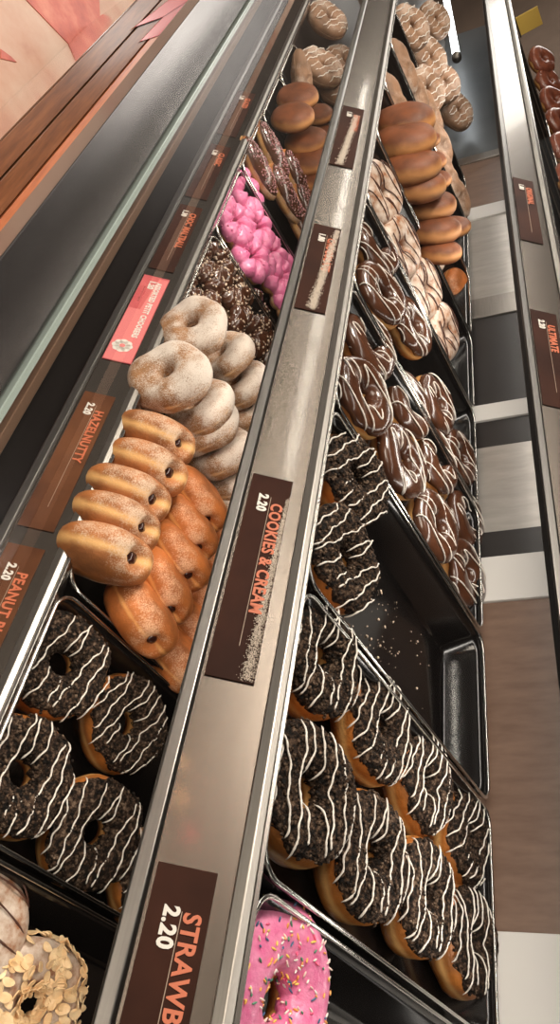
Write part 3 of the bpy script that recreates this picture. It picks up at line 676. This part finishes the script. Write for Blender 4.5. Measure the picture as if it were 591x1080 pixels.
place('cream', 28, (-1.3760, 0.6566, 1.2000), (0.100, 0.000, 0.995), 168, 0.950, 'white-iced oblong donut with dark drizzle, beneath the lowest stacked buns', 'white iced donuts with dark drizzle')
place('bun', 29, (-1.4462, 0.4558, 1.2380), (-0.057, -0.949, 0.311), 107, 1.180, 'plain golden-brown bun of the middle shelf stack, topmost and darkest', 'plain buns leaning in the middle shelf stack')
place('bun', 30, (-1.3818, 0.4654, 1.2380), (-0.079, -0.940, 0.331), 106, 1.150, 'plain golden-brown bun of the middle shelf stack, second from the top', 'plain buns leaning in the middle shelf stack')
place('bun', 31, (-1.3366, 0.4923, 1.2380), (-0.108, -0.932, 0.347), 104, 1.100, 'plain golden-brown bun of the middle shelf stack, third from top, pale banded', 'plain buns leaning in the middle shelf stack')
place('bun', 32, (-1.3286, 0.5241, 1.2380), (-0.130, -0.922, 0.364), 103, 1.020, 'plain golden-brown bun of the middle shelf stack, fourth from the top', 'plain buns leaning in the middle shelf stack')
place('bun', 33, (-1.3463, 0.5718, 1.2380), (-0.152, -0.913, 0.379), 101, 1.000, 'plain golden-brown bun of the middle shelf stack, fifth from the top', 'plain buns leaning in the middle shelf stack')
place('bun', 34, (-1.3069, 0.5980, 1.2380), (-0.179, -0.902, 0.394), 99, 0.950, 'plain golden-brown bun of the middle shelf stack, sixth from the top, sugary', 'plain buns leaning in the middle shelf stack')
place('bun', 35, (-1.2745, 0.6237, 1.2380), (-0.202, -0.890, 0.409), 97, 0.780, 'plain golden-brown bun of the middle shelf stack, lowest complete one', 'plain buns leaning in the middle shelf stack')
place('bun', 36, (-1.6517, 0.5720, 1.2250), (0.045, -0.923, 0.383), 81, 0.620, 'small brown bun behind the middle stack, highest', 'plain buns leaning in the middle shelf stack')
place('bun', 37, (-1.6263, 0.6066, 1.2250), (0.023, -0.926, 0.377), 79, 0.620, 'small brown bun behind the middle stack, second highest', 'plain buns leaning in the middle shelf stack')
place('bun', 38, (-1.5900, 0.6318, 1.2250), (0.003, -0.928, 0.372), 79, 0.620, 'small brown bun behind the middle stack, third highest', 'plain buns leaning in the middle shelf stack')
place('bun', 39, (-1.5424, 0.7160, 1.2250), (-0.050, -0.933, 0.356), 76, 0.750, 'small brown bun behind the middle stack, beside the sixth big bun, sugary', 'plain buns leaning in the middle shelf stack')
place('filledo', 40, (-1.4782, 0.8061, 1.1950), (0.299, -0.156, 0.941), 13, 0.800, 'smooth orange-brown donut below the bun stack, beside the back rim', None)
place('palebun', 41, (-1.7933, 0.4667, 1.2150), (0.474, -0.137, 0.870), 76, 0.920, 'pale powdered oblong donut, high up by the price rail', 'powdered oblong donuts on the middle shelf')
place('palebun', 42, (-1.8076, 0.5231, 1.2150), (0.471, -0.156, 0.868), 74, 0.920, 'pale powdered oblong donut, above the topmost brown bun', 'powdered oblong donuts on the middle shelf')
place('palebun', 43, (-1.8798, 0.6010, 1.2150), (0.470, -0.176, 0.865), 73, 0.920, 'pale powdered oblong donut, right of the topmost brown bun', 'powdered oblong donuts on the middle shelf')
place('palebun', 44, (-1.8471, 0.6559, 1.2150), (0.461, -0.198, 0.865), 71, 0.920, 'pale powdered oblong donut, right of the stack, upper', 'powdered oblong donuts on the middle shelf')
place('palebun', 45, (-1.7661, 0.7004, 1.2150), (0.447, -0.222, 0.867), 70, 0.920, 'pale powdered oblong donut, right of the stack, middle', 'powdered oblong donuts on the middle shelf')
place('palebun', 46, (-1.7941, 0.7621, 1.2150), (0.442, -0.239, 0.865), 68, 0.920, 'pale powdered oblong donut, standing alone by the back rim', 'powdered oblong donuts on the middle shelf')
place('palebun', 47, (-1.5517, 0.4515, 1.2150), (0.450, -0.152, 0.880), 74, 0.920, 'pale powdered oblong donut, squeezed between bun stack and rail', 'powdered oblong donuts on the middle shelf')
place('striped', 48, (-2.0951, 0.4766, 1.2170), (0.442, -0.277, 0.853), 172, 1.000, 'large pale ring donut with faint white stripes, far end by the middle rail', 'striped pale rings at the far end')
place('striped', 49, (-2.1997, 0.5836, 1.2170), (0.437, -0.301, 0.848), 170, 1.000, 'large pale ring donut with faint white stripes, second from the middle rail', 'striped pale rings at the far end')
place('striped', 50, (-2.2746, 0.6747, 1.2170), (0.430, -0.320, 0.844), 169, 1.000, 'large pale ring donut with faint white stripes, third from the middle rail', 'striped pale rings at the far end')
place('striped', 51, (-2.3095, 0.7680, 1.2170), (0.420, -0.342, 0.841), 167, 1.000, 'large pale ring donut with faint white stripes, nearest, against the back rim', 'striped pale rings at the far end')
place('striped', 52, (-2.6066, 0.6085, 1.2170), (0.462, -0.284, 0.840), 172, 1.000, 'large pale ring donut with faint white stripes, farthest, behind the second', 'striped pale rings at the far end')
place('striped', 53, (-1.9477, 0.5719, 1.2170), (0.415, -0.315, 0.854), 169, 1.000, 'large pale ring donut with faint white stripes, half hidden behind the powdered oblongs', 'striped pale rings at the far end')
place('cookie', 54, (-0.3554, 0.3941, 0.9700), (0.153, -0.249, 0.956), 171, 0.950, 'cookie-crumb donut on the lowest shelf, few drizzle lines, farthest left corner of its tray', 'cookie crumb donuts on the lowest shelf')
place('cookie', 55, (-0.3522, 0.4919, 0.9700), (0.195, -0.098, 0.976), 161, 0.900, 'cookie-crumb donut on the lowest shelf, brown dough edge showing on its left side', 'cookie crumb donuts on the lowest shelf')
place('cookie', 56, (-0.2518, 0.3960, 0.9700), (0.098, -0.148, 0.984), 177, 0.950, 'cookie-crumb donut on the lowest shelf, cut by the left picture edge', 'cookie crumb donuts on the lowest shelf')
place('cookie', 57, (-0.2466, 0.4929, 0.9700), (0.285, -0.114, 0.952), -178, 0.940, 'cookie-crumb donut on the lowest shelf, nearest, with wide brown hole', 'cookie crumb donuts on the lowest shelf')
place('cookie', 58, (-0.2410, 0.5818, 0.9660), (0.099, -0.050, 0.994), 164, 0.850, 'cookie-crumb donut on the lowest shelf, mostly hidden behind the middle price rail', 'cookie crumb donuts on the lowest shelf')
place('almond', 59, (-0.1140, 0.4844, 0.9700), (0.240, -0.144, 0.960), 168, 0.840, 'ring donut covered in pale almond flakes at the bottom left corner', None)
place('cream', 60, (-0.1333, 0.4098, 0.9650), (0.099, -0.099, 0.990), 164, 0.900, 'white-iced donut barely showing at the left picture edge', None)
place('berry', 61, (-0.1147, 0.4592, 1.1970), (0.099, -0.099, 0.990), -167, 0.980, 'pink strawberry ring donut with coloured sprinkles on the middle shelf', None)
place('filled', 62, (-0.6349, 0.3791, 1.0070), (-0.805, -0.356, 0.474), 22, 0.970, 'standing golden filled donut of the left row, topmost', 'filled golden donuts standing in the hazelnut stack, left row')
place('filled', 63, (-0.5928, 0.3833, 1.0030), (-0.827, -0.332, 0.453), 21, 1.000, 'standing golden filled donut of the left row, second from top', 'filled golden donuts standing in the hazelnut stack, left row')
place('filled', 64, (-0.5433, 0.3739, 1.0030), (-0.849, -0.309, 0.429), 21, 0.970, 'standing golden filled donut of the left row, third from top', 'filled golden donuts standing in the hazelnut stack, left row')
place('filled', 65, (-0.5038, 0.3733, 1.0030), (-0.867, -0.285, 0.408), 20, 0.970, 'standing golden filled donut of the left row, fourth from top', 'filled golden donuts standing in the hazelnut stack, left row')
place('filled', 66, (-0.4617, 0.3737, 1.0030), (-0.887, -0.310, 0.342), 20, 1.020, 'standing golden filled donut of the left row, lowest, with open filling hole', 'filled golden donuts standing in the hazelnut stack, left row')
place('filledo', 67, (-0.6285, 0.4735, 1.0000), (-0.474, -0.055, 0.879), 12, 0.950, 'standing orange filled donut of the middle row, topmost', 'filled orange donuts standing in the hazelnut stack, middle row')
place('filledo', 68, (-0.5829, 0.4718, 1.0000), (-0.497, -0.039, 0.867), 11, 0.950, 'standing orange filled donut of the middle row, second from top', 'filled orange donuts standing in the hazelnut stack, middle row')
place('filledo', 69, (-0.5403, 0.4703, 1.0000), (-0.519, -0.022, 0.855), 9, 0.950, 'standing orange filled donut of the middle row, third from top', 'filled orange donuts standing in the hazelnut stack, middle row')
place('filledo', 70, (-0.4907, 0.4627, 1.0000), (-0.475, 0.113, 0.873), 5, 0.950, 'standing orange filled donut of the middle row, fourth from top, split filling hole', 'filled orange donuts standing in the hazelnut stack, middle row')
place('filledo', 71, (-0.4419, 0.4462, 1.0000), (-0.555, 0.056, 0.830), 6, 1.000, 'standing orange filled donut of the middle row, lowest, showing red filling', 'filled orange donuts standing in the hazelnut stack, middle row')
place('filledo', 72, (-0.6497, 0.5502, 0.9850), (-0.337, -0.279, 0.899), 15, 0.800, 'orange filled donut half hidden by the middle rail, topmost', 'filled orange donuts standing in the hazelnut stack, right row')
place('filledo', 73, (-0.6026, 0.5540, 0.9850), (-0.385, -0.308, 0.870), 15, 0.850, 'orange filled donut half hidden by the middle rail, second from top', 'filled orange donuts standing in the hazelnut stack, right row')
place('filledo', 74, (-0.5453, 0.5423, 0.9850), (-0.420, -0.288, 0.860), 13, 0.850, 'orange filled donut half hidden by the middle rail, third from top', 'filled orange donuts standing in the hazelnut stack, right row')
place('filledo', 75, (-0.4994, 0.5405, 0.9850), (-0.451, -0.272, 0.850), 12, 0.850, 'orange filled donut half hidden by the middle rail, fourth from top', 'filled orange donuts standing in the hazelnut stack, right row')
place('filledo', 76, (-0.4483, 0.5314, 0.9850), (-0.486, -0.250, 0.838), 10, 0.950, 'orange filled donut half hidden by the middle rail, lowest and flattest', 'filled orange donuts standing in the hazelnut stack, right row')
place('sugar', 77, (-0.8116, 0.3595, 1.0250), (0.207, -0.948, 0.242), 115, 0.920, 'thick sugar-dusted ring donut, topmost by the chocolate nut ones', 'sugared rings in the lowest shelf stack')
place('sugar', 78, (-0.7104, 0.3567, 1.0220), (0.163, -0.922, 0.350), 121, 0.980, 'thick sugar-dusted ring donut, large front one with open hole', 'sugared rings in the lowest shelf stack')
place('sugar', 79, (-0.7341, 0.4242, 1.0120), (0.018, -0.994, 0.112), 114, 0.920, 'thick sugar-dusted ring donut, third of the left row, tucked under the large one', 'sugared rings in the lowest shelf stack')
place('sugar', 80, (-0.7286, 0.4489, 1.0050), (-0.057, -0.998, 0.017), 108, 0.920, 'thick sugar-dusted ring donut, fourth of the left row', 'sugared rings in the lowest shelf stack')
place('sugar', 81, (-0.7207, 0.4848, 1.0030), (-0.089, -0.980, 0.180), 107, 0.920, 'thick sugar-dusted ring donut, browner fifth of the left row', 'sugared rings in the lowest shelf stack')
place('sugar', 82, (-0.7181, 0.5269, 0.9950), (-0.205, -0.957, 0.205), 94, 0.900, 'thick sugar-dusted ring donut, sixth, low by the price rail', 'sugared rings in the lowest shelf stack')
place('sugar', 83, (-0.6990, 0.5464, 0.9880), (-0.309, -0.920, 0.241), 86, 0.850, 'thick sugar-dusted ring donut, lowest by the price rail', 'sugared rings in the lowest shelf stack')
place('sugar', 84, (-0.8621, 0.4377, 1.0100), (0.070, -0.996, 0.049), 123, 0.860, 'thick sugar-dusted ring donut, topmost of the right row', 'sugared rings in the lowest shelf stack')
place('sugar', 85, (-0.8539, 0.4819, 1.0080), (0.054, -0.998, 0.045), 113, 0.860, 'thick sugar-dusted ring donut, second of the right row', 'sugared rings in the lowest shelf stack')
place('sugar', 86, (-0.8389, 0.5185, 1.0020), (-0.066, -0.995, 0.073), 114, 0.840, 'thick sugar-dusted ring donut, third of the right row', 'sugared rings in the lowest shelf stack')
place('sugar', 87, (-0.8224, 0.5451, 0.9950), (-0.177, -0.978, 0.110), 107, 0.800, 'thick sugar-dusted ring donut, last of the right row, behind the rail', 'sugared rings in the lowest shelf stack')
place('beadchoc', 88, (-1.0585, 0.3843, 0.9720), (0.099, -0.099, 0.990), 168, 0.860, 'beaded chocolate ring donut with chopped nuts, farthest, in the tray corner', 'chocolate nut ring donuts')
place('beadchoc', 89, (-0.9776, 0.3776, 0.9720), (0.099, -0.099, 0.990), -178, 0.860, 'beaded chocolate ring donut with chopped nuts, left, behind the sugared ring', 'chocolate nut ring donuts')
place('beadchoc', 90, (-1.0628, 0.4273, 0.9720), (0.099, -0.099, 0.990), -160, 0.860, 'beaded chocolate ring donut with chopped nuts, second from the far corner', 'chocolate nut ring donuts')
place('beadchoc', 91, (-1.0711, 0.4880, 0.9720), (0.099, -0.099, 0.990), -128, 0.860, 'beaded chocolate ring donut with chopped nuts, middle of the tray', 'chocolate nut ring donuts')
place('beadchoc', 92, (-1.0587, 0.5533, 0.9720), (0.099, -0.099, 0.990), -86, 0.860, 'beaded chocolate ring donut with chopped nuts, near the middle rail', 'chocolate nut ring donuts')
place('beadchoc', 93, (-1.0200, 0.4935, 0.9720), (0.099, -0.099, 0.990), -58, 0.860, 'beaded chocolate ring donut with chopped nuts, between sugared rings and middle one', 'chocolate nut ring donuts')
place('beadchoc', 94, (-1.0462, 0.5843, 0.9720), (0.099, -0.099, 0.990), -42, 0.860, 'beaded chocolate ring donut with chopped nuts, nearest to the middle rail', 'chocolate nut ring donuts')
place('beadpink', 95, (-1.3050, 0.3933, 0.9740), (0.099, -0.099, 0.990), 170, 0.860, 'beaded pink ring donut, farthest, at the tray point', 'pink ring donuts')
place('beadpink', 96, (-1.1971, 0.3913, 0.9740), (0.099, -0.099, 0.990), -178, 0.860, 'beaded pink ring donut, by the price rail', 'pink ring donuts')
place('beadpink', 97, (-1.2677, 0.4394, 0.9740), (0.099, -0.099, 0.990), -161, 0.860, 'beaded pink ring donut, second of the far row', 'pink ring donuts')
place('beadpink', 98, (-1.1799, 0.4495, 0.9740), (0.099, -0.099, 0.990), -128, 0.860, 'beaded pink ring donut, front row middle', 'pink ring donuts')
place('beadpink', 99, (-1.2555, 0.4908, 0.9740), (0.099, -0.099, 0.990), -83, 0.860, 'beaded pink ring donut, back row middle', 'pink ring donuts')
place('beadpink', 100, (-1.2320, 0.5205, 0.9740), (0.099, -0.099, 0.990), -54, 0.860, 'beaded pink ring donut, behind the middle pair', 'pink ring donuts')
place('beadpink', 101, (-1.2208, 0.5668, 0.9740), (0.099, -0.099, 0.990), -38, 0.860, 'beaded pink ring donut, nearest, by the middle rail', 'pink ring donuts')
place('beadpink', 102, (-1.2912, 0.5577, 0.9740), (0.099, -0.099, 0.990), -25, 0.860, 'beaded pink ring donut, right of the nearest', 'pink ring donuts')
place('bar', 103, (-1.3786, 0.3881, 0.9920), (0.148, -0.098, 0.984), 72, 0.900, 'chocolate bar donut with pinkish nut bits, far row, against the price rail', 'chocolate nut bars')
place('bar', 104, (-1.4848, 0.4024, 0.9920), (0.148, -0.098, 0.984), 71, 0.900, 'chocolate bar donut with pinkish nut bits, far row, highest', 'chocolate nut bars')
place('bar', 105, (-1.4323, 0.4667, 0.9920), (0.148, -0.098, 0.984), 71, 0.900, 'chocolate bar donut with pinkish nut bits, middle of the tray, left', 'chocolate nut bars')
place('bar', 106, (-1.5354, 0.4826, 0.9920), (0.148, -0.098, 0.984), 71, 0.900, 'chocolate bar donut with pinkish nut bits, middle of the tray, right', 'chocolate nut bars')
place('bar', 107, (-1.4285, 0.5330, 0.9920), (0.148, -0.098, 0.984), 72, 0.900, 'chocolate bar donut with pinkish nut bits, nearest, beside the middle rail', 'chocolate nut bars')
place('bar', 108, (-1.5006, 0.5375, 0.9920), (0.148, -0.098, 0.984), 71, 0.900, 'chocolate bar donut with pinkish nut bits, near end, right-hand', 'chocolate nut bars')
place('bun', 109, (-1.7014, 0.3939, 1.0220), (0.124, -0.908, 0.399), 100, 0.920, 'plain brown bun of the lowest shelf stack, topmost, dark', 'plain buns leaning in the lowest shelf stack')
place('bun', 110, (-1.6080, 0.3995, 1.0220), (0.105, -0.910, 0.400), 99, 0.920, 'plain brown bun of the lowest shelf stack, second, large and rounded', 'plain buns leaning in the lowest shelf stack')
place('bun', 111, (-1.6123, 0.4520, 1.0220), (0.081, -0.916, 0.392), 98, 0.920, 'plain brown bun of the lowest shelf stack, third from top', 'plain buns leaning in the lowest shelf stack')
place('bun', 112, (-1.5776, 0.4801, 1.0220), (0.060, -0.920, 0.388), 97, 0.920, 'plain brown bun of the lowest shelf stack, fourth from top', 'plain buns leaning in the lowest shelf stack')
place('bun', 113, (-1.5631, 0.5112, 1.0220), (0.041, -0.923, 0.382), 96, 0.920, 'plain brown bun of the lowest shelf stack, fifth from top', 'plain buns leaning in the lowest shelf stack')
place('bun', 114, (-1.5374, 0.5371, 1.0220), (0.023, -0.926, 0.378), 95, 0.920, 'plain brown bun of the lowest shelf stack, lowest, by the rail', 'plain buns leaning in the lowest shelf stack')
place('bun', 115, (-1.8470, 0.4803, 1.0050), (0.134, -0.897, 0.420), 90, 0.720, 'small brown bun to the right of the lowest shelf stack, upper', 'plain buns leaning in the lowest shelf stack')
place('bun', 116, (-1.8211, 0.5175, 1.0050), (0.114, -0.902, 0.416), 89, 0.720, 'small brown bun to the right of the lowest shelf stack, middle', 'plain buns leaning in the lowest shelf stack')
place('bun', 117, (-1.7815, 0.5488, 1.0050), (0.094, -0.907, 0.412), 88, 0.720, 'small brown bun to the right of the lowest shelf stack, lower', 'plain buns leaning in the lowest shelf stack')
place('palebun', 118, (-1.9043, 0.4053, 0.9950), (0.325, 0.198, 0.925), 71, 0.900, 'white powdered oblong donut above the lowest shelf bun stack', None)
place('striped', 119, (-2.3095, 0.4096, 1.0100), (0.254, -0.510, 0.822), 159, 1.050, 'large pale striped donut on the lowest shelf, farthest', 'striped pale rings at the far end of the lowest shelf')
place('striped', 120, (-2.0277, 0.4384, 1.0100), (0.213, -0.522, 0.826), 157, 1.050, 'large pale striped donut on the lowest shelf, left of the group', 'striped pale rings at the far end of the lowest shelf')
place('striped', 121, (-2.2631, 0.5094, 1.0100), (0.228, -0.529, 0.817), 157, 1.050, 'large pale striped donut on the lowest shelf, right of the group', 'striped pale rings at the far end of the lowest shelf')
place('striped', 122, (-2.0633, 0.4982, 1.0100), (0.204, -0.533, 0.821), 156, 1.050, 'large pale striped donut on the lowest shelf, nearest left, beside the powdered one', 'striped pale rings at the far end of the lowest shelf')
place('striped', 123, (-2.1543, 0.5518, 1.0100), (0.205, -0.540, 0.816), 155, 1.050, 'large pale striped donut on the lowest shelf, nearest right, by the middle rail', 'striped pale rings at the far end of the lowest shelf')
place('glazed', 124, (-2.9265, 0.9550, 1.4400), (0.355, -0.474, 0.806), 152, 0.980, 'reddish glazed donut on the top shelf, farthest', 'reddish glazed donuts on the top shelf')
place('glazed', 125, (-2.8744, 1.0102, 1.4400), (0.342, -0.487, 0.804), 151, 0.980, 'reddish glazed donut on the top shelf, second farthest', 'reddish glazed donuts on the top shelf')
place('glazed', 126, (-2.7005, 1.0085, 1.4400), (0.330, -0.497, 0.802), 150, 0.980, 'reddish glazed donut on the top shelf, third from the far end', 'reddish glazed donuts on the top shelf')
place('glazed', 127, (-2.5783, 1.0280, 1.4400), (0.317, -0.509, 0.800), 149, 0.980, 'reddish glazed donut on the top shelf, fourth from the far end', 'reddish glazed donuts on the top shelf')
place('glazed', 128, (-2.2862, 0.9859, 1.4400), (0.298, -0.524, 0.798), 148, 0.980, 'reddish glazed donut on the top shelf, fifth, cut by the picture edge', 'reddish glazed donuts on the top shelf')
place('glazed', 129, (-2.0228, 0.9512, 1.4400), (0.275, -0.540, 0.795), 146, 0.980, 'reddish glazed donut on the top shelf, nearest, at the right picture edge', 'reddish glazed donuts on the top shelf')

for px_, py_, mt, wd in ((-1.26, -1.69, 'bulb_warm', 'lit warm pendant bulb over the customer side, left'), (-1.10, -1.58, 'bulb_red', 'lit red pendant bulb over the customer side'), (-1.42, -1.74, 'bulb_warm', 'lit warm pendant bulb over the customer side, farther')):
    t = thing('pendant_bulb', wd, 'light', (px_, py_, 2.82), 'pendant bulbs')
    link('bulb', blob('bulb', M[mt], .03, .03, .034, 3, nu=20, nv=12), t)
    b = MB(); b.tube([(0, 0, .03), (0, 0, .07)], .016, taper=False); b.tube([(0, 0, .07), (0, 0, .18)], .003, taper=False); link('socket', b.mesh('socket', M['black']), t)

def glare_band(words, top, x0, x1, s0, s1, w0, w1, n, seed, gs=1):  # pale grains modelled in place of the ceiling tube's reflected streak
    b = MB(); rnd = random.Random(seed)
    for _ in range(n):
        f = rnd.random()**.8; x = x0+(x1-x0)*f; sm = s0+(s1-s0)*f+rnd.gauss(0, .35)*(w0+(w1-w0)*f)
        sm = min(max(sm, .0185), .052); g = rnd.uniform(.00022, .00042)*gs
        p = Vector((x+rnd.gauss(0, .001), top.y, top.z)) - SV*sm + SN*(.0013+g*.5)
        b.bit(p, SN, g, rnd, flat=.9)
    o = link('glare_grains', b.mesh('glare-imitating grains', M['grain'])); tag(o, words, 'glare grains', 'glare grains on the price tags'); o['kind'] = 'stuff'
glare_band('band of pale glare-imitating grains along the upper edge of the COOKIES & CREAM tag', T2, -.455, -.280, .0195, .0235, .0025, .007, 3400, 3, 1.2)
glare_band('band of pale glare-imitating grains down the middle of the small brown tag', T2, -.925, -.742, .022, .034, .005, .007, 2600, 4, 2.0)
glare_band('band of pale glare-imitating grains on the farther brown tag by the buns', T2, -1.30, -1.112, .028, .038, .006, .008, 2200, 5, 2.2)

# crumbs on the bare tray, too many and too small to count
b = MB(); rnd = random.Random(5)
for _ in range(150):
    b.bit((rnd.uniform(-.57, -.42), rnd.triangular(.46, .76, .60), CZ-.3265), Vector((rnd.uniform(-.4,.4), rnd.uniform(-.4,.4), 1)).normalized(), rnd.choice((.0006,.0009,.0012,.002)), rnd)
o = link('crumbs', b.mesh('crumbs', M['nut'])); tag(o, 'loose pale crumbs scattered over the bare part of the nearly empty tray', 'crumbs'); o['kind'] = 'stuff'
